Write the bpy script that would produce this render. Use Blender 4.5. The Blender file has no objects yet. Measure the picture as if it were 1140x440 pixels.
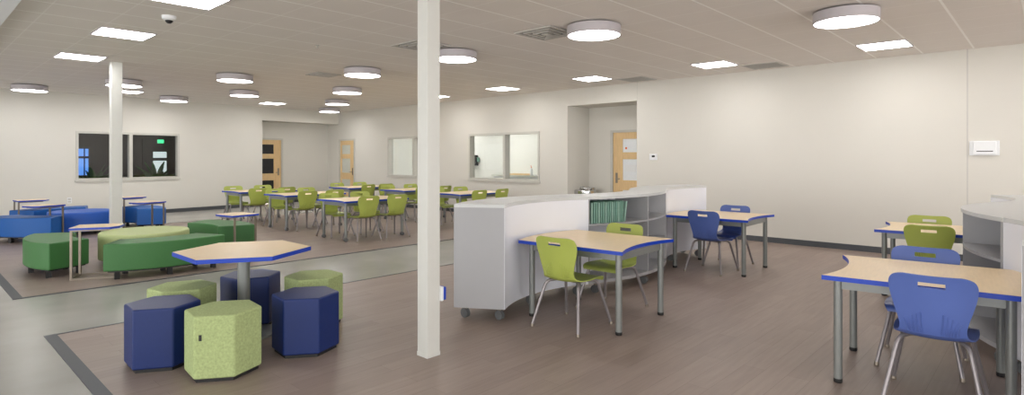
import bpy, bmesh, math, random
from mathutils import Vector, Matrix
random.seed(7)
PI = math.pi
S = bpy.context.scene
C = S.collection

# ------------------------------------------------------------------ camera, world, exposure
EYE = 1.53
HEAD = 0.8203            # heading of the view, measured from +Y towards +X
cam_d = bpy.data.cameras.new('camera'); cam = bpy.data.objects.new('camera', cam_d); C.objects.link(cam)
cam.location = (0, 0, EYE); cam.rotation_euler = (PI / 2, 0, -HEAD)
cam_d.sensor_width = 36; cam_d.lens = 643 / 1140 * 36; cam_d.shift_y = -44.6 / 1140
cam_d.clip_start = 0.05; cam_d.clip_end = 200
S.camera = cam
w = bpy.data.worlds.new('world'); S.world = w; w.use_nodes = True
w.node_tree.nodes['Background'].inputs[0].default_value = (1.0, 0.985, 0.96, 1)     # bright overcast fill, entering through the added glazing out of view
w.node_tree.nodes['Background'].inputs[1].default_value = 3.6
S.view_settings.view_transform = 'Standard'; S.view_settings.look = 'None'
S.view_settings.gamma = 1; S.view_settings.use_curve_mapping = False
S.view_settings.exposure = 0.52
ADDED_GLAZ_L = (-7.0, 15.0, 0.1, 2.95); ADDED_GLAZ_F = (-7.0, 10.2, 0.1, 2.95)   # unseen left and front glazing, added to brighten the ceiling
for nm, loc, rot, sx, sy in (('added_daylight_portal_left', (-8.05, 4.0, 1.52), (0, -PI / 2, 0), 2.85, 22.0), ('added_daylight_portal_front', (1.6, -8.05, 1.52), (PI / 2, 0, 0), 17.2, 2.85)):
    ld = bpy.data.lights.new(nm, 'AREA'); ld.shape = 'RECTANGLE'; ld.size = sx; ld.size_y = sy; ld.cycles.is_portal = True
    lo = bpy.data.objects.new(nm, ld); C.objects.link(lo); lo.location = loc; lo.rotation_euler = rot
LAMP = 12.5              # radiance of the ceiling lights
LAMP_COL = (1.0, 0.98, 0.965)

# ------------------------------------------------------------------ materials
MATS = {}
def srgb(r, g, b):
    f = lambda v: ((v / 255 + 0.055) / 1.055) ** 2.4 if v > 10 else v / 255 / 12.92
    return (f(r), f(g), f(b), 1)
def mat(name, col, rough=0.5, metal=0.0, noise=0.0, scale=20, bump=0.0, bscale=200, spec=0.5, stretch=(1, 1, 1)):
    m = bpy.data.materials.new(name); m.use_nodes = True
    nt = m.node_tree; b = nt.nodes['Principled BSDF']
    b.inputs['Roughness'].default_value = rough; b.inputs['Metallic'].default_value = metal
    b.inputs['Specular IOR Level'].default_value = spec
    tc = nt.nodes.new('ShaderNodeTexCoord')
    mp = nt.nodes.new('ShaderNodeMapping'); mp.inputs['Scale'].default_value = stretch
    nt.links.new(tc.outputs['Object'], mp.inputs[0])
    n = nt.nodes.new('ShaderNodeTexNoise'); n.inputs['Scale'].default_value = scale; n.inputs['Detail'].default_value = 4
    nt.links.new(mp.outputs[0], n.inputs['Vector'])
    r = nt.nodes.new('ShaderNodeValToRGB')
    k = max(noise, 0.004)
    r.color_ramp.elements[0].position = 0.3; r.color_ramp.elements[1].position = 0.7
    r.color_ramp.elements[0].color = tuple(c * (1 - k) for c in col[:3]) + (1,)
    r.color_ramp.elements[1].color = tuple(min(1, c * (1 + k)) for c in col[:3]) + (1,)
    nt.links.new(n.outputs[0], r.inputs[0]); nt.links.new(r.outputs[0], b.inputs['Base Color'])
    if bump:
        n2 = nt.nodes.new('ShaderNodeTexNoise'); n2.inputs['Scale'].default_value = bscale
        nt.links.new(mp.outputs[0], n2.inputs['Vector'])
        bp = nt.nodes.new('ShaderNodeBump'); bp.inputs['Strength'].default_value = bump; bp.inputs['Distance'].default_value = 0.003
        nt.links.new(n2.outputs[0], bp.inputs['Height']); nt.links.new(bp.outputs[0], b.inputs['Normal'])
    MATS[name] = m; return m
def emis(name, col, strength):
    m = bpy.data.materials.new(name); m.use_nodes = True; nt = m.node_tree
    b = nt.nodes['Principled BSDF']; b.inputs['Base Color'].default_value = (0.8, 0.8, 0.8, 1)
    b.inputs['Emission Color'].default_value = tuple(col[:3]) + (1,); b.inputs['Emission Strength'].default_value = strength
    MATS[name] = m; return m

M_wall = mat('painted_wall', srgb(214, 211, 203), 0.7, noise=0.01, scale=1.5, bump=0.05, bscale=150)
M_wall_in = mat('side_room_paint', srgb(232, 232, 226), 0.7, noise=0.01, scale=2)
M_soffit = mat('gypsum_soffit', srgb(246, 248, 252), 0.6, noise=0.01, scale=2)
M_dark_room = mat('unlit_room_shade_tone', srgb(66, 63, 68), 0.8, noise=0.05, scale=2)  # the room's lack of light is put into this dark colour
M_base = mat('rubber_baseboard', srgb(72, 75, 80), 0.5, noise=0.03)
M_frame = mat('window_frame_paint', srgb(196, 194, 186), 0.4, noise=0.02)
M_col = mat('column_paint', srgb(208, 208, 203), 0.4, noise=0.01)
M_maple = mat('maple_laminate', srgb(232, 208, 170), 0.35, noise=0.045, scale=7, stretch=(1, 9, 1))
M_maple_d = mat('maple_door_veneer', srgb(222, 190, 140), 0.4, noise=0.08, scale=6, stretch=(8, 8, 0.8))
M_blue_edge = mat('blue_edge_band', srgb(6, 60, 180), 0.35, noise=0.02)
M_leg = mat('grey_table_steel', srgb(136, 139, 137), 0.35, 0.35, noise=0.02)
M_chleg = mat('chair_tube_steel', srgb(146, 140, 142), 0.32, 0.45, noise=0.02)
M_nickel = mat('brushed_nickel', srgb(140, 130, 118), 0.35, 0.6, noise=0.04)
M_black = mat('black_plastic', srgb(28, 28, 30), 0.45, noise=0.05)
M_lime = mat('lime_polypropylene', srgb(170, 182, 88), 0.38, noise=0.02, scale=8, bump=0.08, bscale=600)
M_cblue = mat('blue_polypropylene', srgb(84, 106, 174), 0.38, noise=0.02, scale=8, bump=0.08, bscale=600)
M_green = mat('green_vinyl_upholstery', srgb(60, 114, 60), 0.5, noise=0.03, scale=60, bump=0.1, bscale=400)
M_yel = mat('pale_lime_upholstery', srgb(180, 192, 136), 0.6, noise=0.04, scale=80, bump=0.1, bscale=400)
M_heather = mat('heathered_lime_fabric', srgb(164, 178, 124), 0.9, noise=0.16, scale=70, bump=0.3, bscale=300)
M_navy = mat('navy_vinyl_upholstery', srgb(12, 38, 98), 0.45, noise=0.04, scale=60, bump=0.08, bscale=400)
M_royal = mat('royal_blue_upholstery', srgb(0, 86, 164), 0.5, noise=0.03, scale=60, bump=0.08, bscale=400)
M_royal2 = mat('bright_blue_upholstery', srgb(40, 94, 190), 0.5, noise=0.03, scale=60, bump=0.08, bscale=400)
M_lam = mat('grey_laminate', srgb(166, 166, 169), 0.4, noise=0.012, scale=5)
M_lam_top = mat('light_grey_laminate', srgb(204, 206, 206), 0.35, noise=0.01, scale=5)
M_board = mat('white_markerboard', srgb(234, 236, 244), 0.18, noise=0.006, scale=3)
M_caster = mat('caster_rubber', srgb(100, 102, 104), 0.5, noise=0.05)
M_teal = mat('teal_folder_card', srgb(122, 162, 146), 0.6, noise=0.06, scale=20)
M_teal2 = mat('pale_teal_folder_card', srgb(146, 180, 166), 0.6, noise=0.06, scale=20)
M_drum = mat('lamp_housing_paint', srgb(186, 180, 184), 0.5, noise=0.01)
M_vent = mat('vent_paint', srgb(196, 193, 188), 0.5, noise=0.02)
M_ventdark = mat('vent_cavity', srgb(60, 58, 56), 0.8, noise=0.05)
M_return = mat('return_grille_paint', srgb(178, 176, 172), 0.6, noise=0.05, scale=120)
M_plastic = mat('white_plastic', srgb(232, 234, 236), 0.35, noise=0.01)
M_chrome = mat('stainless_steel', srgb(200, 200, 200), 0.12, 1.0, noise=0.02)
M_paper = mat('white_paper', srgb(232, 236, 240), 0.7, noise=0.02)
M_darkpane = mat('dark_glass_pane', srgb(30, 30, 34), 0.08, noise=0.02)
M_palepane = mat('frosted_pane', srgb(206, 208, 198), 0.25, noise=0.02)
M_leaf = mat('leaf_green', srgb(60, 110, 60), 0.5, noise=0.2, scale=20)
M_pot = mat('plant_pot_clay', srgb(120, 116, 110), 0.6, noise=0.05)
M_orange = mat('orange_sticker', srgb(235, 120, 60), 0.5)
E_lamp = emis('lamp_diffuser', LAMP_COL, LAMP)
E_exit = emis('exit_sign_face', (0.02, 0.7, 0.25), 1.4)
E_lit = emis('pale_emissive_pane', (0.8, 0.95, 0.95), 0.55)  # pale panes with their own emission
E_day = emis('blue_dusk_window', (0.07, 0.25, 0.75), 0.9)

def glass(name):
    m = bpy.data.materials.new(name); m.use_nodes = True; nt = m.node_tree
    nt.nodes.remove(nt.nodes['Principled BSDF'])
    tr = nt.nodes.new('ShaderNodeBsdfTransparent'); tr.inputs[0].default_value = (0.97, 0.98, 0.975, 1)
    gl = nt.nodes.new('ShaderNodeBsdfGlossy'); gl.inputs['Roughness'].default_value = 0.02
    mx = nt.nodes.new('ShaderNodeMixShader')
    mx.inputs[0].default_value = 0.05; nt.links.new(tr.outputs[0], mx.inputs[1]); nt.links.new(gl.outputs[0], mx.inputs[2])
    nt.links.new(mx.outputs[0], nt.nodes['Material Output'].inputs[0]); return m
M_glass = glass('window_glass')

def mat_ceiling():
    m = mat('acoustic_ceiling_tile', srgb(233, 227, 221), 0.9, noise=0.015, scale=2)
    nt = m.node_tree; b = nt.nodes['Principled BSDF']; ramp = b.inputs['Base Color'].links[0].from_node
    tc = nt.nodes.new('ShaderNodeTexCoord'); sp = nt.nodes.new('ShaderNodeSeparateXYZ'); nt.links.new(tc.outputs['Object'], sp.inputs[0])
    def line(out, off, width):
        a = nt.nodes.new('ShaderNodeMath'); a.operation = 'ADD'; a.inputs[1].default_value = off; nt.links.new(out, a.inputs[0])
        d = nt.nodes.new('ShaderNodeMath'); d.operation = 'DIVIDE'; d.inputs[1].default_value = 0.61; nt.links.new(a.outputs[0], d.inputs[0])
        f = nt.nodes.new('ShaderNodeMath'); f.operation = 'FRACT'; nt.links.new(d.outputs[0], f.inputs[0])
        l = nt.nodes.new('ShaderNodeMath'); l.operation = 'LESS_THAN'; l.inputs[1].default_value = width / 0.61; nt.links.new(f.outputs[0], l.inputs[0])
        return l
    ly = line(sp.outputs['Y'], 10 * 0.61 - 0.805, 0.024); lx = line(sp.outputs['X'], 10 * 0.61 - 1.12, 0.016)
    mx = nt.nodes.new('ShaderNodeMix'); mx.data_type = 'RGBA'
    s2 = nt.nodes.new('ShaderNodeMath'); s2.operation = 'MULTIPLY'; s2.inputs[1].default_value = 0.4; nt.links.new(lx.outputs[0], s2.inputs[0])
    s3 = nt.nodes.new('ShaderNodeMath'); s3.operation = 'MULTIPLY'; s3.inputs[1].default_value = 1.0; nt.links.new(ly.outputs[0], s3.inputs[0])
    mm = nt.nodes.new('ShaderNodeMath'); mm.operation = 'MAXIMUM'; nt.links.new(s2.outputs[0], mm.inputs[0]); nt.links.new(s3.outputs[0], mm.inputs[1])
    nt.links.new(mm.outputs[0], mx.inputs[0]); nt.links.new(ramp.outputs[0], mx.inputs[6]); mx.inputs[7].default_value = srgb(253, 250, 246)
    nt.links.new(mx.outputs[2], b.inputs['Base Color']); return m
M_ceil = mat_ceiling()

def mat_concrete():
    m = mat('polished_concrete', srgb(160, 158, 152), 0.16, spec=0.25, noise=0.09, scale=1.3)
    nt = m.node_tree; b = nt.nodes['Principled BSDF']
    n = nt.nodes.new('ShaderNodeTexNoise'); n.inputs['Scale'].default_value = 1.5; n.inputs['Detail'].default_value = 2
    r = nt.nodes.new('ShaderNodeMapRange'); r.inputs[3].default_value = 0.2; r.inputs[4].default_value = 0.28
    tc = nt.nodes.new('ShaderNodeTexCoord'); nt.links.new(tc.outputs['Object'], n.inputs['Vector'])
    nt.links.new(n.outputs[0], r.inputs[0]); nt.links.new(r.outputs[0], b.inputs['Roughness']); return m
M_conc = mat_concrete()

def mat_vinyl():
    m = bpy.data.materials.new('wood_plank_vinyl'); m.use_nodes = True; nt = m.node_tree; b = nt.nodes['Principled BSDF']
    tc = nt.nodes.new('ShaderNodeTexCoord')
    br = nt.nodes.new('ShaderNodeTexBrick'); br.inputs['Scale'].default_value = 1
    br.inputs['Brick Width'].default_value = 1.22; br.inputs['Row Height'].default_value = 0.15; br.inputs['Mortar Size'].default_value = 0.0012
    br.inputs['Color1'].default_value = srgb(142, 126, 117); br.inputs['Color2'].default_value = srgb(151, 135, 126); br.inputs['Mortar'].default_value = srgb(118, 104, 96)
    nt.links.new(tc.outputs['Object'], br.inputs['Vector'])
    mp = nt.nodes.new('ShaderNodeMapping'); mp.inputs['Scale'].default_value = (1.2, 14, 1); nt.links.new(tc.outputs['Object'], mp.inputs[0])
    n = nt.nodes.new('ShaderNodeTexNoise'); n.inputs['Scale'].default_value = 2.2; n.inputs['Detail'].default_value = 5; nt.links.new(mp.outputs[0], n.inputs['Vector'])
    r = nt.nodes.new('ShaderNodeValToRGB'); r.color_ramp.elements[0].color = (0.78, 0.78, 0.78, 1); r.color_ramp.elements[1].color = (1.18, 1.18, 1.18, 1)
    nt.links.new(n.outputs[0], r.inputs[0])
    mx = nt.nodes.new('ShaderNodeMix'); mx.data_type = 'RGBA'; mx.blend_type = 'MULTIPLY'; mx.inputs[0].default_value = 1
    nt.links.new(br.outputs[0], mx.inputs[6]); nt.links.new(r.outputs[0], mx.inputs[7]); nt.links.new(mx.outputs[2], b.inputs['Base Color'])
    b.inputs['Roughness'].default_value = 0.42; return m
M_vinyl = mat_vinyl()

# ------------------------------------------------------------------ mesh helpers
def box(bm, x0, x1, y0, y1, z0, z1, bev=0.0, seg=2):
    r = bmesh.ops.create_cube(bm, size=1)
    vs = r['verts']
    for v in vs: v.co = Vector((x0 + (v.co.x + .5) * (x1 - x0), y0 + (v.co.y + .5) * (y1 - y0), z0 + (v.co.z + .5) * (z1 - z0)))
    if bev:
        es = list({e for v in vs for e in v.link_edges})
        bmesh.ops.bevel(bm, geom=es, offset=bev, segments=seg, affect='EDGES', profile=0.5)
def prism(bm, poly, z0, z1, bev=0.0, seg=3):
    b2 = bmesh.new()
    vb = [b2.verts.new((x, y, z0)) for x, y in poly]; vt = [b2.verts.new((x, y, z1)) for x, y in poly]
    n = len(poly)
    b2.faces.new(vb[::-1]); b2.faces.new(vt)
    for i in range(n): b2.faces.new((vb[i], vb[(i + 1) % n], vt[(i + 1) % n], vt[i]))
    bmesh.ops.recalc_face_normals(b2, faces=b2.faces[:])
    if bev:
        es = [e for e in b2.edges if len(e.link_faces) == 2 and e.calc_face_angle(0) > 0.5]
        bmesh.ops.bevel(b2, geom=es, offset=bev, segments=seg, affect='EDGES', profile=0.5)
    me = bpy.data.meshes.new('tmp'); b2.to_mesh(me); b2.free(); bm.from_mesh(me); bpy.data.meshes.remove(me)
def lathe(bm, prof, cx=0, cy=0, n=32):
    rings = []
    for r, z in prof:
        if r < 1e-5: rings.append([bm.verts.new((cx, cy, z))])
        else: rings.append([bm.verts.new((cx + r * math.cos(2 * PI * i / n), cy + r * math.sin(2 * PI * i / n), z)) for i in range(n)])
    for a, b in zip(rings, rings[1:]):
        for i in range(n):
            j = (i + 1) % n
            f = [a[i % len(a)], a[j % len(a)], b[j % len(b)], b[i % len(b)]]
            f = list(dict.fromkeys(f))
            if len(f) >= 3: bm.faces.new(f)
def fillet(pts, rad, seg=6):
    pts = [Vector(p) for p in pts]; out = [pts[0]]
    for a, b, c in zip(pts, pts[1:], pts[2:]):
        d1 = (a - b); d2 = (c - b); r = min(rad, d1.length * .49, d2.length * .49)
        p, q = b + d1.normalized() * r, b + d2.normalized() * r
        for k in range(seg + 1):
            t = k / seg; out.append(p * (1 - t) ** 2 + b * 2 * t * (1 - t) + q * t * t)
    out.append(pts[-1]); return out
def tube(bm, pts, r, n=10, cap=True):
    pts = [Vector(p) for p in pts]; rings = []
    t = (pts[1] - pts[0]).normalized(); u = t.orthogonal().normalized()
    for i, p in enumerate(pts):
        if i == 0: tn = (pts[1] - pts[0])
        elif i == len(pts) - 1: tn = (pts[-1] - pts[-2])
        else: tn = (pts[i + 1] - pts[i]).normalized() + (pts[i] - pts[i - 1]).normalized()
        tn.normalize(); u = (u - tn * u.dot(tn)).normalized(); v = tn.cross(u)
        rings.append([bm.verts.new(p + (u * math.cos(2 * PI * k / n) + v * math.sin(2 * PI * k / n)) * r) for k in range(n)])
    for a, b in zip(rings, rings[1:]):
        for i in range(n): bm.faces.new((a[i], a[(i + 1) % n], b[(i + 1) % n], b[i]))
    if cap: bm.faces.new(rings[0][::-1]); bm.faces.new(rings[-1])
def obj(name, bm, m, parent=None, smooth=True, ang=40):
    bmesh.ops.recalc_face_normals(bm, faces=bm.faces[:])
    me = bpy.data.meshes.new(name); bm.to_mesh(me); bm.free()
    o = bpy.data.objects.new(name, me); C.objects.link(o); me.materials.append(m)
    if smooth:
        for p in me.polygons: p.use_smooth = True
        me.set_sharp_from_angle(angle=math.radians(ang))
        wn = o.modifiers.new('weighted_normal', 'WEIGHTED_NORMAL'); wn.keep_sharp = True
    if parent: o.parent = parent
    return o
def B(name, m, parent, *boxes, bev=0.0):
    bm = bmesh.new()
    for b in boxes: box(bm, *b, bev=bev)
    return obj(name, bm, m, parent, smooth=bev > 0)
def thing(name, label, cat, loc=(0, 0, 0), rz=0, group=None):
    o = bpy.data.objects.new(name, None); C.objects.link(o); o.empty_display_size = .1
    o.location = loc; o.rotation_euler = (0, 0, rz); o['label'] = label; o['category'] = cat
    if group: o['group'] = group
    return o
def struct(o): o['kind'] = 'structure'; return o
def empty_struct(name, loc=(0, 0, 0)):
    o = bpy.data.objects.new(name, None); C.objects.link(o); o.location = loc; o['kind'] = 'structure'; return o
def tag(o, label, cat, group=None):
    o['label'] = label; o['category'] = cat
    if group: o['group'] = group
    return o
def dup(root, loc, rz, label, group=None, swap=None):
    r = root.copy(); C.objects.link(r); r.location = loc; r.rotation_euler = (0, 0, rz); r['label'] = label
    if group: r['group'] = group
    def rec(src, dst):
        for ch in src.children:
            c = ch.copy()
            if swap and ch.data and ch.data.materials[0] in swap:
                c.data = ch.data.copy(); c.data.materials[0] = swap[ch.data.materials[0]]
            C.objects.link(c); c.parent = dst; rec(ch, c)
    rec(root, r); return r

# ------------------------------------------------------------------ setting
H = 3.12; RW = 10.75; SB = 0.09
yb = lambda x: 17.6 + (x - 2) * SB          # face of the back wall, very slightly out of square
X0, Y0 = -8.0, -8.0

struct(B('floor', M_conc, None, (X0, 14.5, Y0, 24, -0.1, 0)))
fl = struct(B('trim_vinyl_near', M_vinyl, None, (0.94, RW, Y0, 6.26, 0, 0.003)))
fl = struct(B('trim_vinyl_far', M_vinyl, None, (0.94, RW, 8.18, 14.95, 0, 0.003)))
struct(B('trim_floor_strip_near', M_base, None, (0.88, 0.965, Y0, 6.29, 0, 0.006), (0.965, RW, 6.255, 6.285, 0, 0.006)))
struct(B('trim_floor_strip_far', M_base, None, (0.88, 0.965, 8.15, 15.0, 0, 0.006), (0.965, RW, 8.15, 8.185, 0, 0.006), (0.965, RW, 14.95, 14.975, 0, 0.006)))
struct(B('ceiling', M_ceil, None, (0.86, RW, Y0, 19.6, H, H + .1)))
struct(B('ceiling_soffit', M_soffit, None, (X0, 0.86, Y0, 19.6, H - .05, H + .1)))

def wall_cells(u0, u1, z1, holes):
    us = sorted({u0, u1, *[h[0] for h in holes], *[h[1] for h in holes]})
    out = []
    for a, b in zip(us, us[1:]):
        mid = (a + b) / 2; hs = sorted([(h[2], h[3]) for h in holes if h[0] < mid < h[1]]); z = 0
        for lo, hi in hs:
            if lo > z: out.append((a, b, z, lo))
            z = hi
        if z < z1: out.append((a, b, z, z1))
    return out
WIN = (0.93, 2.17)
holes = [(9.1, 11.63, *WIN), (12.91, 15.42, *WIN), (6.41, 8.25, 0, 2.73), (17.36, 18.34, 0, 2.165)]
struct(B('wall_right', M_wall, None, *[(RW, RW + .15, a, b, c, d) for a, b, c, d in wall_cells(Y0, 20, H, holes)]))
def sheared(o):
    for v in o.data.vertices: v.co.y += yb(v.co.x)
    return o
W1 = (3.1, 5.5, 0.95, 2.19)
struct(sheared(B('wall_back', M_wall, None, *[(a, b, 0, .15, c, d) for a, b, c, d in wall_cells(X0, RW, H, [W1, (7.93, RW, 0, 2.7)])])))
struct(B('wall_left', M_wall, None, *[(X0 - .1, X0, a, b, c, d) for a, b, c, d in wall_cells(Y0, 19, H, [ADDED_GLAZ_L])]))
struct(B('wall_front', M_wall, None, *[(a, b, Y0 - .1, Y0, c, d) for a, b, c, d in wall_cells(X0, RW + .1, H, [ADDED_GLAZ_F])]))
wl = empty_struct('window_added_left'); B('window_frame', M_frame, wl, *[(X0 - .08, X0 - .02, -7 + k * 2 - .03, -7 + k * 2 + .03, .1, 2.95) for k in range(12)])  # out-of-view window, added so daylight reaches the ceiling
wf = empty_struct('window_added_front'); B('window_frame', M_frame, wf, *[(-7 + k * 2.15 - .03, -7 + k * 2.15 + .03, Y0 - .08, Y0 - .02, .1, 2.95) for k in range(9)])  # added behind the camera as a second opening for fill light
# alcove behind the back wall
struct(sheared(B('wall_alcove', M_wall, None, (7.83, 8.02, .75, .9, 0, 2.7), (8.98, RW, .75, .9, 0, 2.7), (8.02, 8.98, .75, .9, 2.16, 2.7), (7.83, 7.93, .15, .75, 0, 2.7))))
struct(sheared(B('ceiling_alcove', M_wall, None, (7.93, RW, .15, .8, 2.7, 2.8))))
# recess in the right wall
struct(B('wall_recess', M_wall, None, (11.6, 11.7, 7.6, 8.4, 0, 2.73), (11.6, 11.7, 6.3, 6.62, 0, 2.73), (11.6, 11.7, 6.62, 7.6, 2.16, 2.73),
         (RW + .15, 11.7, 8.25, 8.35, 0, 2.73), (RW + .15, 11.7, 6.31, 6.41, 0, 2.73)))
struct(B('ceiling_recess', M_wall, None, (RW + .15, 11.7, 6.31, 8.35, 2.73, 2.8)))
# baseboards
bh = .1
struct(B('baseboard_right', M_base, None, (RW - .012, RW, Y0, 6.41, 0, bh), (RW - .012, RW, 8.25, 17.3, 0, bh)))
struct(sheared(B('baseboard_back', M_base, None, (X0, 7.93, -.012, 0, 0, bh))))
struct(sheared(B('baseboard_alcove', M_base, None, (9.02, RW, .738, .75, 0, bh))))
struct(B('baseboard_recess', M_base, None, (RW, 11.6, 8.238, 8.25, 0, bh), (11.588, 11.6, 7.64, 8.238, 0, bh)))
# wall control joints
struct(B('trim_wall_joint_near', M_vent, None, (RW - .003, RW, .885, .9, bh, H)))
struct(B('trim_wall_joint_far', M_frame, None, (RW - .003, RW, 6.395, 6.405, 2.73, H)))
# side room behind the two right windows
struct(B('wall_side_room', M_wall_in, None, (13.6, 13.7, 8.5, 17, 0, 2.8), (10.9, 13.7, 8.4, 8.5, 0, 2.8), (10.9, 13.7, 16.9, 17, 0, 2.8)))
struct(B('ceiling_side_room', M_wall_in, None, (10.9, 13.7, 8.4, 17, 2.8, 2.9)))
# unlit room behind the back window
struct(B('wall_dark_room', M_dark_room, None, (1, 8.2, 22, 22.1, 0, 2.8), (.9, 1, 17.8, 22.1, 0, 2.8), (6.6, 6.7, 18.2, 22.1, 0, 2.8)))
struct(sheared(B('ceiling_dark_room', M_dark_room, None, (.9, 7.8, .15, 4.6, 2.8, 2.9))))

def window(name, u0, u1, z0, z1, mull, side):
    r = empty_struct(name)
    fw = .055
    bars = [(u0, u0 + fw, z0, z1), (u1 - fw, u1, z0, z1), (u0 + fw, u1 - fw, z0, z0 + fw), (u0 + fw, u1 - fw, z1 - fw, z1), (mull - .04, mull + .04, z0 + fw, z1 - fw)]
    if side == 'right':
        f = B('window_frame', M_frame, r, *[(RW - .02, RW + .16, a, b, c, d) for a, b, c, d in bars])
        s = B('window_sill', M_frame, r, (RW - .035, RW + .16, u0 - .02, u1 + .02, z0 - .03, z0 + .01))
        for a, b in ((u0 + fw, mull - .04), (mull + .04, u1 - fw)):
            B('window_pane', M_glass, r, (RW + .09, RW + .096, a, b, z0 + fw, z1 - fw))
        for o in (f, s): o['kind'] = 'structure'
    else:
        sheared(B('window_frame', M_frame, r, *[(a, b, -.02, .16, c, d) for a, b, c, d in bars]))
        sheared(B('window_sill', M_frame, r, (u0 - .02, u1 + .02, -.035, .16, z0 - .03, z0 + .01)))
        for a, b in ((u0 + fw, mull - .04), (mull + .04, u1 - fw)):
            sheared(B('window_pane', M_glass, r, (a, b, .09, .096, z0 + fw, z1 - fw)))
window('window_1', *W1, 4.3, 'back')
window('window_2', 12.91, 15.42, *WIN, 14.1, 'right')
window('window_3', 9.1, 11.63, *WIN, 10.29, 'right')

def door(name, o, ax, width, pane_m, handle_side, papers=False, frame_m=None):
    """o = hinge-side floor corner, ax = direction along the door in plan, face towards normal"""
    r = empty_struct(name, (o[0], o[1], 0)); r.rotation_euler = (0, 0, math.atan2(ax[1], ax[0]))
    # local: x along the door, y = 0 is the wall face, negative y comes into the room
    frame_m = frame_m or M_frame
    B('door_frame', frame_m, r, (-.02, .045, -.02, .1, 0, 2.17), (width - .045, width + .02, -.02, .1, 0, 2.17), (.045, width - .045, -.02, .1, 2.115, 2.17))
    lo, hi = .2, .56 if not papers else .56
    px0, px1 = (.13, width - .3) if handle_side > 0 else (.3, width - .13)
    zs = [(.32, .77), (1.0, 1.49), (1.65, 1.96)]
    x0, x1 = .045, width - .045
    cells = [(x0, px0, 0, 2.115), (px1, x1, 0, 2.115)]
    z = 0
    for a, b in zs: cells.append((px0, px1, z, a)); z = b
    cells.append((px0, px1, z, 2.115))
    B('door_slab', M_maple_d, r, *[(a, b, .01, .055, max(c, .01), d) for a, b, c, d in cells])
    for a, b in zs: B('door_pane', pane_m, r, (px0, px1, .025, .04, a, b))
    hx = width - .14 if handle_side > 0 else .14
    bm = bmesh.new(); box(bm, hx - .03, hx + .03, -.002, .01, .93, 1.17, bev=.006)
    tube(bm, fillet([(hx, 0, 1.03), (hx, -.05, 1.03), (hx - handle_side * .12, -.05, 1.03)], .02), .011)
    obj('door_handle', bm, M_nickel, r)
    return r
door('door_1', (8.02, yb(8.02) + .75), (1, SB), .96, M_darkpane, 1)
door('door_2', (RW, 18.34), (0, -1), .98, M_palepane, 1)
d3 = door('door_3', (11.6, 7.6), (0, -1), .98, M_paper, -1)
B('door_notice', M_plastic, d3, (.36, .66, .015, .024, 1.2, 1.36))
B('door_sticker', M_orange, d3, (.37, .41, .012, .024, 1.72, 1.77))

# ------------------------------------------------------------------ columns
c1 = thing('column', 'tall white square steel column standing nearest, on the wood plank floor', 'column', (2.825, 3.515, 0), group=None)
bm = bmesh.new(); box(bm, -.062, .062, -.062, .062, 0.003, H, bev=.006); obj('shaft', bm, M_col, c1)
B('base_collar', M_col, c1, (-.064, .064, -.064, .064, 0.003, .035), bev=.002)
c2 = thing('column', 'white square column farther back, rising behind the pale lime round ottoman', 'column', (2.55, 11.45, 0))
bm = bmesh.new(); box(bm, -.078, .078, -.078, .078, 0.003, H, bev=.006); obj('shaft', bm, M_col, c2)
B('base_collar', M_col, c2, (-.08, .08, -.08, .08, 0.003, .035), bev=.002)
t = thing('outlet_box', 'small white outlet box with blue cover on the nearest column', 'outlet', (2.887, 3.47, .475))
B('box_body', M_plastic, t, (0, .022, -.035, .035, -.055, .055), bev=.003); B('cover_plate', M_blue_edge, t, (.022, .05, -.03, .03, -.05, .05), bev=.003)

# ------------------------------------------------------------------ tables
def arc_table_poly(W, L, R=1.4, n=14, inset=0.0):
    w2, l2 = W / 2 - inset, L / 2 - inset
    cz = math.sqrt(R * R - w2 * w2); p = []
    for i in range(n + 1):      # convex +y end, right to left
        x = w2 - 2 * w2 * i / n; p.append((x, l2 + math.sqrt(R * R - x * x) - cz))
    for i in range(n + 1):      # concave -y end, left to right
        x = -w2 + 2 * w2 * i / n; p.append((x, -l2 + math.sqrt(R * R - x * x) - cz + inset * 0))
    return p
def make_table(name, label, W, L, loc, rz, casters=False, group=None):
    t = thing(name, label, 'table', loc, rz, group)
    poly = arc_table_poly(W, L)
    bm = bmesh.new(); prism(bm, poly, .706, .7365, bev=0); obj('edge_band', bm, M_blue_edge, t)
    bm = bmesh.new(); prism(bm, arc_table_poly(W - .008, L - .008), .7366, .7385); obj('tabletop', bm, M_maple, t, smooth=False)
    lx, ly = W / 2 - .1, L / 2 - .09
    bm = bmesh.new()
    for s in (-1, 1):
        box(bm, s * lx - .012, s * lx + .012, -ly, ly, .64, .706)
        off = math.sqrt(1.4 ** 2) - math.sqrt(1.4 ** 2 - (W / 2) ** 2)
        box(bm, -lx, lx, s * ly - .012, s * ly + .012, .64, .706)
    obj('apron', bm, M_leg, t, smooth=False)
    for sx in (-1, 1):
        for sy in (-1, 1):
            x, y = sx * lx, sy * ly
            bm = bmesh.new(); lathe(bm, [(0, .706), (.028, .706), (.028, .03 if not casters else .075), (0, .03 if not casters else .075)], x, y, 20)
            leg = obj('leg', bm, M_leg, t)
            if casters:
                bm = bmesh.new(); tube(bm, [(x - .03, y, .035), (x + .03, y, .035)], .032, 14)
                box(bm, x - .012, x + .012, y - .012, y + .012, .03, .076)
                obj('caster', bm, M_caster, leg)
            else:
                bm = bmesh.new(); lathe(bm, [(0, .031), (.029, .031), (.030, .012), (.026, .003), (0, .003)], x, y, 20)
                obj('foot_glide', bm, M_black, leg)
    return t
D2R = math.radians
tA = make_table('curved_table', 'maple table with blue edge in front of the mobile shelves, two lime chairs', 1.02, 1.12, (4.64, 3.21, 0), D2R(3.5))
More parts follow.
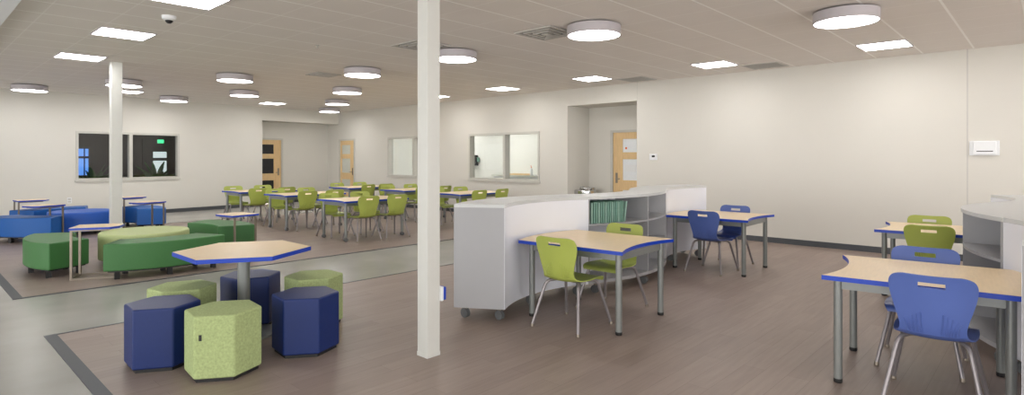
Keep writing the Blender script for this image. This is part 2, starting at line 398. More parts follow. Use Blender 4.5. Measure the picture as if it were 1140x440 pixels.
tB = dup(tA, (7.82, 3.35, 0), D2R(1.5), 'maple table with blue edge by white board, with two blue chairs at it')
tD = dup(tA, (4.83, .655, 0), D2R(186), 'large nearest maple table at the right, blue chair pulled up to it'); tD.scale = (.98, .95, 1)
tE = dup(tA, (7.93, .93, 0), D2R(184), 'maple table near the right wall, lime chairs on both sides, behind nearest table'); tE.scale = (.98, .95, 1)

# ------------------------------------------------------------------ chairs
def cr(tab, t):
    n = len(tab) - 1; t = max(0, min(n, t * n)); i = min(int(t), n - 1); f = t - i
    p = [tab[max(0, i - 1)], tab[i], tab[i + 1], tab[min(n, i + 2)]]
    return tuple(.5 * (2 * b + (c - a) * f + (2 * a - 5 * b + 4 * c - d) * f * f + (3 * b - a - 3 * c + d) * f ** 3) for a, b, c, d in zip(*p))
# (x forward, z, half width, dish) from the front lip to the top of the back
PATH = [(.232, .405, .185, 0), (.225, .435, .20, .002), (.17, .447, .212, .006), (.09, .443, .217, .012), (0, .436, .217, .016), (-.08, .432, .210, .018),
        (-.15, .436, .192, .018), (-.195, .460, .172, .016), (-.215, .505, .164, .016), (-.228, .56, .174, .018), (-.238, .62, .191, .022), (-.248, .68, .207, .026),
        (-.257, .735, .217, .026), (-.265, .775, .217, .024), (-.272, .806, .203, .020), (-.277, .823, .172, .014), (-.279, .829, .14, .010)]
def shell(bm, t0, t1, nr, nc, slot=None, thick=.007):
    rows = []
    for i in range(nr + 1):
        t = t0 + (t1 - t0) * i / nr
        x, z, w_, dsh = cr(PATH, t)
        x2, z2, _, _ = cr(PATH, min(1, t + .01)); x1, z1, _, _ = cr(PATH, max(0, t - .01))
        tn = Vector((x2 - x1, 0, z2 - z1)).normalized(); nrm = Vector((tn.z, 0, -tn.x))   # towards the sitter
        if nrm.z < 0 and nrm.x < 0: nrm = -nrm
        row = []
        for j in range(nc + 1):
            s = -1 + 2 * j / nc; s = s * (1.25 - .25 * s * s)
            p = Vector((x, s * w_, z)) + nrm * dsh * (s * s)
            row.append(p)
        rows.append((row, nrm))
    front = [[bm.verts.new(p + n * 0) for p in r] for r, n in rows]
    back = [[bm.verts.new(p - n * thick) for p in r] for r, n in rows]
    cells = [(i, j) for i in range(nr) for j in range(nc) if not (slot and i in slot[0] and j in slot[1])]
    cs = set(cells)
    for i, j in cells:
        bm.faces.new((front[i][j], front[i][j + 1], front[i + 1][j + 1], front[i + 1][j]))
        bm.faces.new((back[i][j], back[i + 1][j], back[i + 1][j + 1], back[i][j + 1]))
        for (di, dj, a, b) in ((-1, 0, (i, j), (i, j + 1)), (1, 0, (i + 1, j), (i + 1, j + 1)), (0, -1, (i, j), (i + 1, j)), (0, 1, (i, j + 1), (i + 1, j + 1))):
            if (i + di, j + dj) not in cs:
                bm.faces.new((front[a[0]][a[1]], front[b[0]][b[1]], back[b[0]][b[1]], back[a[0]][a[1]]))
def make_chair(label, m, loc, rz, group):
    t = thing('student_chair', label, 'chair', loc, rz, group)
    bm = bmesh.new(); shell(bm, 0, .455, 12, 16, thick=.009); seat = obj('seat', bm, m, t, ang=50)
    bm = bmesh.new(); shell(bm, .45, 1.0, 20, 16, slot=(range(12, 14), range(6, 10)), thick=.009)
    bk = obj('backrest', bm, m, t, ang=50)
    # moulded ribs low on the rear of the back
    bm = bmesh.new()
    for s in (-1, 1):
        bm = bmesh.new()
        for k in range(5):
            y = s * (.052 + .02 * k)
            tube(bm, [(-.205 - .012, y * .9, .475), (-.232 + .002 * k, y, .535), (-.246 + .006 * k, y * 1.08, .60 - .012 * k)], .0035, 5)
        obj('back_ribs', bm, m, bk)
    for sy in (-1, 1):
        for sx in (-1, 1):
            top = (sx * .06, sy * .12, .418); k = (sx * .15, sy * .175, .412)
            foot = (sx * .265, sy * .25, .02)
            bm = bmesh.new(); tube(bm, fillet([top, k, foot], .07, 7), .0138, 10)
            leg = obj('leg', bm, M_chleg, t)
            bm = bmesh.new(); fx, fy = foot[0], foot[1]
            lathe(bm, [(0, .03), (.014, .03), (.017, .012), (.017, .004), (0, .004)], fx, fy, 12)
            obj('foot_glide', bm, M_nickel, leg)
    bm = bmesh.new()
    tube(bm, [(.06, -.12, .418), (.06, .12, .418)], .011, 8); tube(bm, [(-.06, -.12, .418), (-.06, .12, .418)], .011, 8)
    tube(bm, [(-.06, -.12, .418), (.06, -.12, .418)], .011, 8); tube(bm, [(-.06, .12, .418), (.06, .12, .418)], .011, 8)
    obj('seat_frame', bm, M_chleg, t)
    return t
cA1 = make_chair('lime green chair seen from behind, before the near shelves, nearest lime chair', M_lime, (4.22, 3.19, 0), D2R(2), 'chairs at the shelf tables')
cA2 = dup(cA1, (5.0, 3.27, 0), D2R(181), 'lime green chair facing left under the table before the curved open shelves')
cB1 = dup(cA1, (7.5, 3.33, 0), D2R(-1), 'blue chair seen from behind at the table by the white board', swap={M_lime: M_cblue})
cB2 = dup(cB1, (8.12, 3.36, 0), D2R(180), 'blue chair on the wall side of the table by the white board')
cD1 = dup(cB1, (4.46, .53, 0), D2R(3), 'nearest chair of all, large blue, seen from behind at the right')
cD2 = dup(cB1, (5.21, .7, 0), D2R(183), 'lighter blue chair facing the camera across the nearest table')
cE1 = dup(cA1, (7.53, .93, 0), D2R(3), 'dark lit lime chair seen from behind at the table near right wall')
cE2 = dup(cA1, (8.22, 1.05, 0), D2R(183), 'lime chair closest to the right wall, facing left, only its top showing')

GT = 'classroom tables in two rows at the back'
GC = 'lime chairs around the back tables'
rows = [('front left table', 6.22, 9.73), ('middle left table', 6.22, 12.03), ('rear left table', 6.05, 13.93),
        ('front right table', 8.92, 9.65), ('middle right table', 8.94, 11.65), ('rear right table', 8.7, 13.68)]
first = None
tlabels = ['maple and blue table at the back, nearest, with its left end facing the hexagonal table',
           'maple and blue table in the left back row, between nearest and farthest of that row',
           'maple and blue table farthest left, close to the back wall',
           'maple and blue table partly hidden behind the nearest white column and grey shelf end',
           'maple and blue table left of the nearest column below the left wall window',
           'maple and blue table at the far right back, in front of the pale paned door']
spots = [('near side, left', -.3, -1), ('near side, right', .34, -1), ('far side, left', -.36, 1), ('far side, right', .36, 1)]
for (nm, cx, cy), lab in zip(rows, tlabels):
    if first is None:
        first = make_table('classroom_table', lab, .98, 1.42, (cx, cy, 0), D2R(-90), True, GT)
    else: dup(first, (cx, cy, 0), D2R(-90), lab, GT)
    for sl, dx, sd in spots:
        j = random.uniform(-.03, .03)
        dup(cA1, (cx + dx + j, cy + sd * (.42 + abs(j)), 0), D2R(90 if sd < 0 else -90) + j * 3, 'lime green chair at the %s of the back rows, %s' % (nm, sl), GC)

# ------------------------------------------------------------------ hexagonal table and stools
hexa = lambda R, rot: [(R * math.cos(rot + k * PI / 3), R * math.sin(rot + k * PI / 3)) for k in range(6)]
t = thing('hexagonal_table', 'hexagonal maple table with blue edge on a single grey pedestal', 'table', (2.07, 5.1, 0))
bm = bmesh.new(); prism(bm, hexa(.55, PI / 6), .703, .7365); obj('edge_band', bm, M_blue_edge, t)
bm = bmesh.new(); prism(bm, hexa(.545, PI / 6), .7366, .7385); obj('tabletop', bm, M_maple, t, smooth=False)
bm = bmesh.new(); lathe(bm, [(0, .703), (.05, .703), (.05, .03), (0, .03)], n=36); obj('pedestal', bm, M_leg, t)
bm = bmesh.new(); lathe(bm, [(0, .05), (.07, .045), (.24, .026), (.27, .02), (.275, .004), (0, .004)], n=48); obj('base_disc', bm, M_leg, t)
bm = bmesh.new(); box(bm, -.2, .2, -.03, .03, .685, .703); box(bm, -.03, .03, -.2, .2, .685, .703); obj('top_bracket', bm, M_leg, t, smooth=False)
def make_stool(label, m, loc, rz, tagged=False):
    t = thing('hexagonal_stool', label, 'stool', loc, rz, 'hexagonal stools around the hexagonal table')
    bm = bmesh.new(); prism(bm, hexa(.258, 0), .028, .455, bev=.014, seg=4); obj('upholstery', bm, m, t, ang=35)
    bm = bmesh.new(); prism(bm, hexa(.235, 0), .003, .03); obj('base', bm, M_black, t, smooth=False)
    return t
s1 = make_stool('navy hexagonal stool at the front left, leftmost of the stools', M_navy, (1.375, 4.84, 0), D2R(28))
s2 = make_stool('heathered lime stool at the front, in front of the table pedestal', M_heather, (1.615, 4.33, 0), D2R(25))
B('tag', M_black, s2, (-.2260, -.2235, .078, .096, .29, .33)).rotation_euler = (0, 0, D2R(30))
dup(s1, (2.245, 4.34, 0), D2R(24), 'navy hexagonal stool at the front right of the hexagonal table')
s4 = make_stool('heathered lime stool behind the front right navy stool', M_heather, (2.64, 4.95, 0), D2R(31))
dup(s1, (2.26, 5.41, 0), D2R(42), 'navy hexagonal stool directly behind the table pedestal')
dup(s4, (1.66, 5.33, 0), D2R(40), 'heathered lime stool at the back left, behind the leftmost navy stool')

# ------------------------------------------------------------------ curved benches and round ottomans
def arc_poly(r0, r1, a0, a1, n=20):
    p = [(r1 * math.cos(a0 + (a1 - a0) * i / n), r1 * math.sin(a0 + (a1 - a0) * i / n)) for i in range(n + 1)]
    return p + [(r0 * math.cos(a1 + (a0 - a1) * i / n), r0 * math.sin(a1 + (a0 - a1) * i / n)) for i in range(n + 1)]
def bench(label, m, c, mid, span=57, r0=.97, r1=1.49, group='curved benches'):
    rm = (r0 + r1) / 2; loc = (c[0] + rm * math.cos(D2R(mid)), c[1] + rm * math.sin(D2R(mid)), 0)
    t = thing('curved_bench', label, 'bench', loc, D2R(mid), group)
    sh = lambda P_: [(x - rm, y) for x, y in P_]
    a = D2R(span / 2)
    bm = bmesh.new(); prism(bm, sh(arc_poly(r0, r1, -a, a)), .11, .45, bev=.018, seg=4); obj('cushion', bm, m, t, ang=35)
    bm = bmesh.new(); prism(bm, sh(arc_poly(r0 + .03, r1 - .03, -a + .03, a - .03)), .095, .112); obj('base_board', bm, M_black, t, smooth=False)
    for an in (-a + .09, 0, a - .09):
        for rr in (r0 + .08, r1 - .08):
            x, y = rr * math.cos(an) - rm, rr * math.sin(an)
            if an == 0 and rr > rm: x += 0
            B('foot', M_black, t, (x - .028, x + .028, y - .028, y + .028, .003, .096))
    return t
def round_ottoman(label, m, c, r):
    t = thing('round_ottoman', label, 'ottoman', (c[0], c[1], 0))
    bm = bmesh.new()
    lathe(bm, [(0, .45), (r - .03, .45), (r - .012, .445), (r - .003, .432), (r, .41), (r, .09), (r - .005, .075), (r - .02, .07), (0, .07)], n=64)
    obj('cushion', bm, m, t, ang=60)
    for k in range(4):
        x, y = (r - .12) * math.cos(k * PI / 2 + .6), (r - .12) * math.sin(k * PI / 2 + .6)
        B('foot', M_black, t, (x - .03, x + .03, y - .03, y + .03, .003, .071))
    return t
CG = (2.56, 9.84)
round_ottoman('pale lime round ottoman between the green curved benches', M_yel, CG, .575)
bench('small looking dark green curved bench at the left, beside the silver side table', M_green, (2.66, 9.84), -181.5)
bench('long dark green curved bench in front of the pale lime round ottoman', M_green, CG, -93.5)
bench('dark green curved bench behind the hexagonal table, right of the round ottoman', M_green, CG, 10)
CB = (2.6, 14.4)
round_ottoman('bright blue round ottoman at the far left near the back wall', M_royal2, CB, .54)
bench('dark blue curved bench cut by the left edge of the picture', M_royal, CB, -145)
bench('blue curved bench farthest back, behind the bright blue round ottoman', M_royal, CB, 103)
bench('blue curved bench standing just right of the farther column', M_royal, CB, 4)

# ------------------------------------------------------------------ side tables with C-shaped frames
def c_table(label, loc, rz, zt=.655):
    """local: legs stand along x = -.23, the top reaches to +x"""
    t = thing('side_table', label, 'side table', loc, rz, 'side tables with bent tube frames by the benches')
    poly = [(-.25, -.22), (.19, -.22), (.27, -.12), (.27, .12), (.19, .22), (-.25, .22)]
    bm = bmesh.new(); prism(bm, poly, zt - .025, zt); obj('edge_band', bm, M_blue_edge, t, smooth=False)
    bm = bmesh.new(); prism(bm, [(x * .985, y * .985) for x, y in poly], zt, zt + .0015); obj('tabletop', bm, M_maple, t, smooth=False)
    q = .0125
    for s in (-1, 1):
        y = s * .17
        B('leg', M_nickel, t, (-.245, -.245 + 2 * q, y - q, y + q, .003 + 2 * q, zt - .026))
    B('base_frame', M_nickel, t, (-.245, -.22, -.17 - q, .17 + q, .003, .003 + 2 * q), (-.22, .22, -.17 - q, -.17 + q, .003, .003 + 2 * q), (-.22, .22, .17 - q, .17 + q, .003, .003 + 2 * q))
    B('top_rail', M_nickel, t, (-.22, .16, -.17 - q, -.17 + q, zt - .045, zt - .026), (-.22, .16, .17 - q, .17 + q, zt - .045, zt - .026), (.14, .165, -.17 + q, .17 - q, zt - .045, zt - .026))
    return t
ct = c_table('maple and blue side table with silver frame beside the left green bench', (1.79, 8.93, 0), D2R(-25))
dup(ct, (3.63, 9.22, 0), D2R(100), 'maple and blue side table above the green bench behind the hexagonal table')
dup(ct, (1.88, 13.52, 0), D2R(205), 'side table over the blue bench at the left, legs on its right')
dup(ct, (1.95, 15.4, 0), D2R(5), 'side table farthest left, legs on its left, behind the cut off blue bench')
dup(ct, (3.42, 13.05, 0), D2R(200), 'side table just right of the farther column, lower of two')
dup(ct, (3.6, 14.9, 0), D2R(15), 'side table right of the farther column, upper and farther of two')

# ------------------------------------------------------------------ curved mobile shelving units
RI, RO, HA = 1.45, 1.93, D2R(29.3); RMID = (RI + RO) / 2
def make_unit(label):
    t = thing('mobile_bookcase', label, 'bookcase', (0, 0, 0), 0, 'curved mobile bookcases')
    sh = lambda P_: [(x, y - RMID) for x, y in P_]
    up = PI / 2
    def slab(name, r0, r1, a0, a1, z0, z1, m, bev=0):
        bm = bmesh.new(); prism(bm, sh(arc_poly(r0, r1, up + a0, up + a1, 28)), z0, z1, bev=bev, seg=2); return obj(name, bm, m, t, ang=35)
    ta = .018 / RMID
    slab('top_panel', RI, RO, -HA, HA, 1.065, 1.095, M_lam_top)
    slab('bottom_panel', RI + .012, RO, -HA + ta, HA - ta, .13, .165, M_lam)
    for z in (.455, .765): slab('shelf', RI + .012, RO - .012, -HA + ta, HA - ta, z, z + .022, M_lam)
    for s in (-1, 1):
        a = s * HA; b = s * (HA - ta)
        slab('end_panel', RI, RO, min(a, b), max(a, b), .13, 1.065, M_lam)
    for z0, z1 in ((.165, .455), (.477, .765), (.787, 1.065)):
        slab('divider', RI + .012, RO - .012, -ta / 2, ta / 2, z0, z1, M_lam)
    slab('whiteboard_back', RI - .004, RI + .012, -HA + .002, HA - .002, .128, 1.064, M_board)
    for a in (-HA + .07, 0, HA - .07):
        for rr in (RI + .07, RO - .07):
            x, y = rr * math.sin(a), rr * math.cos(a) - RMID
            bm = bmesh.new()
            for s in (-1, 1): tube(bm, [(x + s * .012 - .009, y, .052), (x + s * .012 + .009, y, .052)], .045, 16)
            c = obj('caster', bm, M_caster, t)
            bm = bmesh.new(); box(bm, x - .022, x + .022, y - .03, y + .03, .115, .13); box(bm, x - .003, x + .003, y - .02, y + .02, .06, .116)
            lathe(bm, [(0, .12), (.018, .12), (.018, .095), (0, .095)], x, y, 12); obj('caster_fork', bm, M_nickel, c, smooth=False)
    return t
def place_unit(t, pa, pb, up_bulge, inner):
    ch = Vector((pb[0] - pa[0], pb[1] - pa[1])); mid = Vector(((pa[0] + pb[0]) / 2, (pa[1] + pb[1]) / 2))
    phi = math.atan2(ch.y, ch.x); n = Vector((-math.sin(phi), math.cos(phi)))
    R = RI if inner else RO; dist = R * math.cos(HA)
    cen = mid - n * dist if up_bulge else mid + n * dist
    rz = phi if up_bulge else phi + PI
    off = Vector((-math.sin(rz), math.cos(rz))) * RMID
    t.location = (cen.x + off.x, cen.y + off.y, 0.0); t.rotation_euler = (0, 0, rz)
u1 = make_unit('curved bookcase with plain grey end toward the camera, white board behind first table')
place_unit(u1, (3.83, 3.67), (5.25, 3.74), True, True)
u2 = dup(u1, (0, 0, 0), 0, 'curved bookcase with open grey shelves holding teal folders'); place_unit(u2, (5.255, 3.745), (7.125, 3.805), False, False)
u3 = dup(u1, (0, 0, 0), 0, 'curved bookcase showing white board behind the blue chairs'); place_unit(u3, (7.13, 3.81), (8.55, 3.88), True, True)
u4 = dup(u1, (0, 0, 0), 0, 'curved bookcase cut by the right picture edge, white board to nearest table'); place_unit(u4, (4.06, .11), (5.46, .25), False, True)
u5 = dup(u1, (0, 0, 0), 0, 'curved bookcase with open shelves at the right, behind the nearest table'); place_unit(u5, (5.467, .255), (7.33, .40), True, False)
u6 = dup(u1, (0, 0, 0), 0, 'farthest curved bookcase at the right, only its white board top showing'); place_unit(u6, (7.34, .40), (8.75, .51), False, True)

# teal folders on the top shelf of the open bookcase: stand along its front arc
cen2 = Vector(u2.location[:2]) - Vector((-math.sin(u2.rotation_euler[2]), math.cos(u2.rotation_euler[2]))) * RMID
a_start = math.atan2(3.745 - cen2.y, 5.255 - cen2.x)
fd = None
NF = 16
for k in range(NF):
    an = a_start + .035 + k * .0165
    rr = RO - .16
    px, py = cen2.x + rr * math.cos(an), cen2.y + rr * math.sin(an)
    lab = 'thin teal folder leaning among the row on the open bookcase top shelf'
    m = M_teal if k % 3 else M_teal2
    bm = bmesh.new(); hgt = .235 + .004 * ((k * 7) % 3)
    box(bm, -.12, .12, -.009, .009, 0, hgt, bev=.002)
    f = obj('folder', bm, m); f.location = (px, py, .788); f.rotation_euler = (0.0, D2R(0), an)
    f.rotation_euler = Matrix.Rotation(an, 3, 'Z').to_euler()
    if k == NF - 1:
        f.rotation_euler = (Matrix.Rotation(an, 3, 'Z') @ Matrix.Rotation(D2R(-9), 3, 'X')).to_euler(); lab = 'rightmost teal folder, leaning, in the row on the open bookcase'
        f.location.z += .001
        tag(f, lab, 'folder', 'teal folders on the open bookcase')
    elif k == 0: tag(f, 'leftmost teal folder in the row, against the bookcase end panel', 'folder', 'teal folders on the open bookcase')
    else: tag(f, lab, 'folder', 'teal folders on the open bookcase, inner ones')

# ------------------------------------------------------------------ ceiling lights
def drum(label, x, y):
    t = thing('drum_light', label, 'ceiling light', (x, y, H), 0, 'round drum ceiling lights')
    r = .32
    bm = bmesh.new(); lathe(bm, [(r - .04, -.018), (r, -.018), (r, -.128), (r - .012, -.13), (r - .012, -.122), (r - .02, -.1), (r - .04, -.02)], n=56); obj('housing', bm, M_drum, t)
    bm = bmesh.new(); lathe(bm, [(0, -.125), (r - .0125, -.125), (r - .0125, -.118), (0, -.118)], n=56); obj('diffuser', bm, E_lamp, t, smooth=False)
    bm = bmesh.new(); lathe(bm, [(0, 0), (.2, 0), (.2, -.02), (r - .03, -.02), (r - .03, -.03), (0, -.03)], n=40); obj('canopy', bm, M_black, t)
    return t
drums = [('large round ceiling light nearest, upper right of the picture', 7.03, 1.62), ('round ceiling light right of the nearest column, beside the air vent', 5.74, 4.01),
         ('round ceiling light touching the right side of the nearest column', 5.74, 6.51), ('round ceiling light left of nearest column, largest of that row of four', 5.73, 9.0),
         ('round ceiling light, second of four running toward the back corner', 7.06, 11.71), ('round ceiling light, third of four running toward the back corner', 8.37, 14.4),
         ('smallest round ceiling light in the back corner', 9.6, 17.0), ('round ceiling light high over the left back tables', 4.47, 11.42),
         ('round ceiling light between the back left lights and square panel', 5.7, 14.01), ('small round ceiling light far back right of farther column', 5.0, 16.7),
         ('round ceiling light at the far left near the wall', 2.05, 16.38), ('round ceiling light crossed by the farther column', 3.23, 13.87)]
d0 = None
for lab, x, y in drums:
    if d0 is None: d0 = drum(lab, x, y)
    else: dup(d0, (x, y, H), 0, lab)
for lab, x, y in [('round ceiling light behind the camera over the concrete floor', 4.4, -1.0), ('round ceiling light behind the camera, far corner of the hall', 1.6, -4.5), ('round ceiling light at the far left of the hall beside the added glazing', -5.0, 5.0)]: dup(d0, (x, y, H), 0, lab)
def panel(label, x, y):
    t = thing('panel_light', label, 'ceiling light', (x, y, H), 0, 'square recessed ceiling panel lights')
    r = .3
    B('frame', M_drum, t, (-r, r, -r, -r + .015, -.012, 0), (-r, r, r - .015, r, -.012, 0), (-r, -r + .015, -r, r, -.012, 0), (r - .015, r, -r, r, -.012, 0))
    B('diffuser', E_lamp, t, (-r + .015, r - .015, -r + .015, r - .015, -.008, -.002))
    return t
panels = [('square ceiling panel light, largest along the right wall', 9.57, 1.72), ('square ceiling panel light, second along the right wall from the right', 9.57, 4.2),
          ('square ceiling panel light above the recessed doorway', 9.6, 6.75), ('square ceiling panel light above the two pane right window', 9.6, 9.25),
          ('square ceiling panel light peeking out just right of nearest column', 9.6, 11.7), ('square ceiling panel light above the blue left benches, left of far column', 2.02, 11.2),
          ('square ceiling panel light second from the top left', 2.02, 8.7), ('square ceiling panel light cut by the top edge at the left', 2.02, 6.3),
          ('square ceiling panel light far back near the alcove', 7.6, 16.7), ('square ceiling panel light just below the round one crossed by far column', 3.85, 16.3)]
p0 = None
for lab, x, y in panels:
    if p0 is None: p0 = panel(lab, x, y)
    else: dup(p0, (x, y, H), 0, lab)
for lab, x, y in [('square ceiling panel light over the near right corner, out of view', 9.57, -.8), ('square ceiling panel light behind the camera', 2.02, -.6), ('square ceiling panel light at far left wall', -1.5, 8.0), ('square ceiling panel light at far left back', -1.2, 13.5), ('square ceiling panel light in the rear hall, right', 7.0, -5.0), ('square ceiling panel light in the rear hall, left', -4.0, -4.0), ('square ceiling panel light beside the added left glazing', -5.5, 10.5)]:
    dup(p0, (x, y, H), 0, lab)
# side-room and recess lights
sp = thing('panel_light', 'ceiling panel light inside the side room behind the right windows', 'ceiling light', (12.3, 12.3, 2.8))
B('diffuser', E_lamp, sp, (-.3, .3, -.6, .6, -.012, -.002))
dup(sp, (12.4, 14.9, 2.8), 0, 'ceiling panel light inside the side room behind the farther wall window')

# ------------------------------------------------------------------ vents, dome, wall fittings
def diffuser_vent(label, x, y):
    t = thing('air_vent', label, 'vent', (x, y, H), 0, 'square ceiling air vents')
    B('backing', M_ventdark, t, (-.26, .26, -.26, .26, -.004, -.001))
    bx = []
    for k, (r, wd) in enumerate(((.3, .04), (.215, .04), (.13, .035), (.05, .05))):
        z0, z1 = -.02 - .004 * k, -.006
        if k == 3: bx.append((-r, r, -r, r, z0, z1))
        else: bx += [(-r, r, -r, -r + wd, z0, z1), (-r, r, r - wd, r, z0, z1), (-r, -r + wd, -r + wd, r - wd, z0, z1), (r - wd, r, -r + wd, r - wd, z0, z1)]
    B('louvres', M_vent, t, *bx)
    return t
v0 = diffuser_vent('square air vent left of the round light right of the nearest column', 5.67, 4.68)
dup(v0, (5.09, 6.5, H), 0, 'square air vent crossed by the nearest column')
vs = dup(v0, (5.6, 10.14, H), 0, 'small looking square air vent left of the round light row'); vs.scale = (.8, .8, 1)
def grille(label, x, y):
    t = thing('return_grille', label, 'vent', (x, y, H), 0, 'grey return grilles')
    B('frame', M_vent, t, (-.3, .3, -.3, -.27, -.01, 0), (-.3, .3, .27, .3, -.01, 0), (-.3, -.27, -.27, .27, -.01, 0), (.27, .3, -.27, .27, -.01, 0))
    B('louvres', M_return, t, *[(-.27, .27, -.27 + k * .03, -.252 + k * .03, -.008, -.001) for k in range(18)])
    return t
g0 = grille('flat grey return grille above the recessed doorway corner', 10.28, 6.14); dup(g0, (10.28, 3.61, H), 0, 'flat grey return grille high on the ceiling above the blank right wall')
t = thing('dome_camera', 'small white ceiling dome with black eye at the top left', 'camera', (2.04, 6.95, H))
t.location = (2.12, 7.25, H)
bm = bmesh.new(); lathe(bm, [(0, -.05), (.05, -.05), (.07, -.035), (.075, 0), (0, 0)], n=28); obj('housing', bm, M_plastic, t)
bm = bmesh.new(); lathe(bm, [(0, -.085), (.02, -.08), (.036, -.065), (.04, -.05), (0, -.05)], n=24); obj('lens_dome', bm, M_black, t)
t = thing('sprinkler', 'tiny sprinkler head on the ceiling above the tables', 'sprinkler', (4.1, 7.6, H))
bm = bmesh.new(); lathe(bm, [(0, 0), (.03, 0), (.03, -.006), (.008, -.008), (.008, -.035), (.018, -.037), (.018, -.04), (0, -.04)], n=16); obj('head', bm, M_vent, t)

t = thing('thermostat', 'small white thermostat on the wall right of the recess', 'thermostat', (RW, 6.01, 1.54))
B('case', M_plastic, t, (-.03, 0, -.085, .085, -.065, .065), bev=.006); B('display', M_darkpane, t, (-.032, -.03, -.04, .03, -.005, .035))
t = thing('wall_speaker', 'white rectangular wall fitting with dark slot on the right wall', 'wall fitting', (RW, .70, 1.665))
B('back_plate', M_plastic, t, (-.012, 0, -.17, .17, -.105, .105), bev=.003); B('case', M_plastic, t, (-.05, -.012, -.135, .125, -.09, .095), bev=.008)
B('slot', M_black, t, (-.052, -.05, -.1, .085, -.052, -.04))
t = thing('wall_outlet', 'electrical outlet low on the back wall above the blue benches', 'outlet', (2.97, yb(2.97), .47))
B('cover_plate', M_plastic, t, (-.045, .045, -.006, 0, -.07, .07), bev=.002); B('sockets', M_vent, t, (-.03, .03, -.009, -.006, -.05, -.01), (-.03, .03, -.009, -.006, .01, .05))
t = thing('drinking_fountain', 'stainless drinking fountain in the recess behind the bookcases', 'drinking fountain', (11.22, 8.243, .6))
bm = bmesh.new(); prism(bm, [(-.24, 0), (-.24, -.28), (-.17, -.42), (.1, -.42), (.22, -.3), (.24, 0)], 0, .17, bev=.03); obj('cabinet', bm, M_chrome, t)
bm = bmesh.new(); lathe(bm, [(0, .178), (.12, .18), (.17, .2), (.185, .215), (.19, .2), (.18, .17), (0, .168)], 0, -.22, 32); obj('basin', bm, M_chrome, t)
bm = bmesh.new(); tube(bm, fillet([(-.12, -.1, .17), (-.12, -.1, .24), (-.05, -.17, .235)], .03), .012); obj('spout', bm, M_chrome, t)

# ------------------------------------------------------------------ seen through the windows
t = thing('counter', 'white counter with sink inside the side room, seen through right window', 'counter', (13.25, 11.0, 0))
B('cabinet_body', M_plastic, t, (-.28, .34, -1.4, 1.9, 0.0, .95)); B('countertop', M_palepane, t, (-.33, .34, -1.45, 1.95, .95, .99))
bm = bmesh.new(); tube(bm, fillet([(.1, .2, .99), (.1, .2, 1.3), (-.1, .2, 1.3), (-.1, .2, 1.2)], .07), .016); obj('faucet', bm, M_chrome, t)
t = thing('soap_bottle', 'white soap bottle on the side room counter, through right window', 'bottle', (13.1, 11.42, .991))
bm = bmesh.new(); lathe(bm, [(0, 0), (.045, 0), (.045, .17), (.015, .21), (.015, .23), (0, .23)], n=20); obj('body', bm, M_plastic, t)
bm = bmesh.new(); lathe(bm, [(0, .23), (.018, .23), (.018, .25), (.005, .255), (.005, .29), (0, .29)], n=12); tube(bm, [(0, 0, .285), (-.05, 0, .285)], .007); obj('pump', bm, M_orange, t)
t = thing('paper_tray', 'low tan tray lying on the side room counter', 'tray', (13.1, 12.0, .991)); B('tray_base', M_maple_d, t, (-.12, .12, -.5, .3, 0, .02)); B('tray_rim', M_maple_d, t, (-.12, -.11, -.5, .3, .02, .05), (.11, .12, -.5, .3, .02, .05))
t = thing('towel_dispenser', 'dark grey towel dispenser on the side room wall through window', 'dispenser', (13.6, 14.0, 1.38))
t.location = (13.59, 14.35, 1.43)
B('case', M_black, t, (-.2, 0, -.12, .12, -.18, .18), bev=.02); B('lever', M_teal, t, (-.08, -.01, -.2, -.12, -.05, .1), bev=.01)

# dark room: door with pale emissive panes, exit sign, blue window, plants, low shelf
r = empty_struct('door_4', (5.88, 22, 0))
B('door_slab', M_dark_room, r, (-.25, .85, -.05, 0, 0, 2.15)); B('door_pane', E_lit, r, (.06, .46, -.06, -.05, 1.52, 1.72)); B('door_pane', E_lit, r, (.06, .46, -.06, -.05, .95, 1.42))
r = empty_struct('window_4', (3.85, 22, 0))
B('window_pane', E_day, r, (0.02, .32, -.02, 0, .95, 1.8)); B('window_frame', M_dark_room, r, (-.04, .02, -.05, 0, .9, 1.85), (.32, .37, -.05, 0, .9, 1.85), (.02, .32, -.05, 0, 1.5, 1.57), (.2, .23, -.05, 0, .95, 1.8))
t = thing('exit_sign', 'small glowing green exit sign inside the dark room', 'exit sign', (6.15, 21.9, 2.07))
B('case', M_plastic, t, (-.17, .17, 0, .05, -.1, .1)); B('sign_face', E_exit, t, (-.16, .16, -.006, 0, -.09, .09))
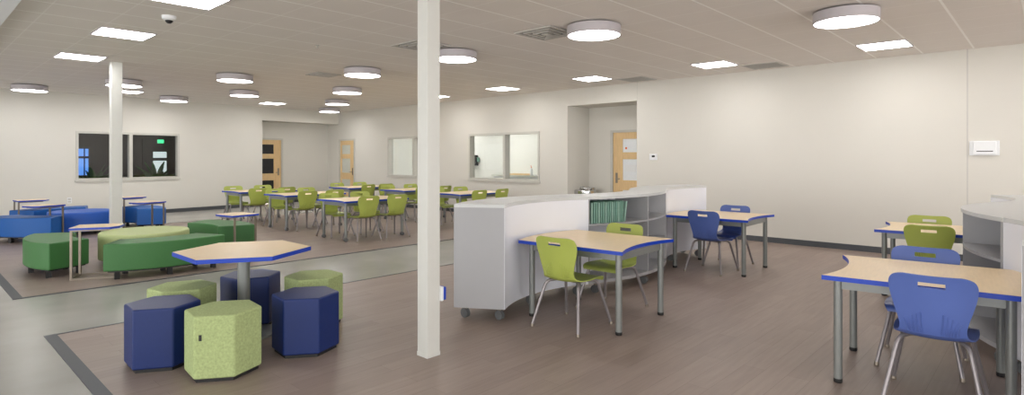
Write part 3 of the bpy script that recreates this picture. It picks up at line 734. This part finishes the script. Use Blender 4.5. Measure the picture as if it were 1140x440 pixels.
def glyph(ch, x):
    w_, h_, s = .05, .1, .012; z0 = -.05
    L_ = {'E': [(0, s, 0, h_), (0, w_, 0, s), (0, w_, h_ / 2 - s / 2, h_ / 2 + s / 2), (0, w_, h_ - s, h_)], 'I': [(w_ / 2 - s / 2, w_ / 2 + s / 2, 0, h_)], 'T': [(w_ / 2 - s / 2, w_ / 2 + s / 2, 0, h_), (0, w_, h_ - s, h_)]}
    bm = bmesh.new()
    if ch == 'X':
        for sg in (1, -1): tube(bm, [(x + w_ / 2 - sg * w_ / 2, -.008, z0), (x + w_ / 2 + sg * w_ / 2, -.008, z0 + h_)], .006, 4)
    else:
        for a, b, c, d in L_[ch]: box(bm, x + a, x + b, -.010, -.006, z0 + c, z0 + d)
    obj('letter', bm, M_plastic, t, smooth=False)
for i, ch in enumerate('EXIT'): glyph(ch, -.13 + i * .068)
t.scale = (.58, .58, .62)
def plant(label, x, y, n, s):
    t = thing('potted_plant', label, 'plant', (x, y, 0))
    bm = bmesh.new(); lathe(bm, [(0, 0), (.12, 0), (.16, .6), (.14, .6), (.13, .55), (0, .55)], n=20); obj('pot', bm, M_pot, t)
    bm = bmesh.new()
    for k in range(n):
        a = random.uniform(0, 2 * PI); el = random.uniform(.5, 1.3); L_ = random.uniform(.35, .65) * s; wd = .05
        pts = []
        for q in range(6):
            f = q / 5; r_ = L_ * f * math.cos(el) * 1.2; z = .55 + L_ * 1.3 * f * math.sin(el) - .35 * L_ * f * f
            ww = wd * math.sin(PI * (.1 + .85 * f)); dx, dy = math.cos(a), math.sin(a)
            pts.append((bm.verts.new((dx * r_ - dy * ww, dy * r_ + dx * ww, z)), bm.verts.new((dx * r_, dy * r_, z - .015)), bm.verts.new((dx * r_ + dy * ww, dy * r_ - dx * ww, z))))
        for p, q in zip(pts, pts[1:]):
            bm.faces.new((p[0], p[1], q[1], q[0])); bm.faces.new((p[1], p[2], q[2], q[1]))
    obj('foliage', bm, M_leaf, t)
    t.scale = (1.3, 1.3, 1.22)
plant('leafy plant inside the dark room behind the back window, right pane', 5.5, 20, 40, 1.1)
plant('low leafy plant inside the dark room, left pane of back window', 3.85, 19.6, 40, 1.0)
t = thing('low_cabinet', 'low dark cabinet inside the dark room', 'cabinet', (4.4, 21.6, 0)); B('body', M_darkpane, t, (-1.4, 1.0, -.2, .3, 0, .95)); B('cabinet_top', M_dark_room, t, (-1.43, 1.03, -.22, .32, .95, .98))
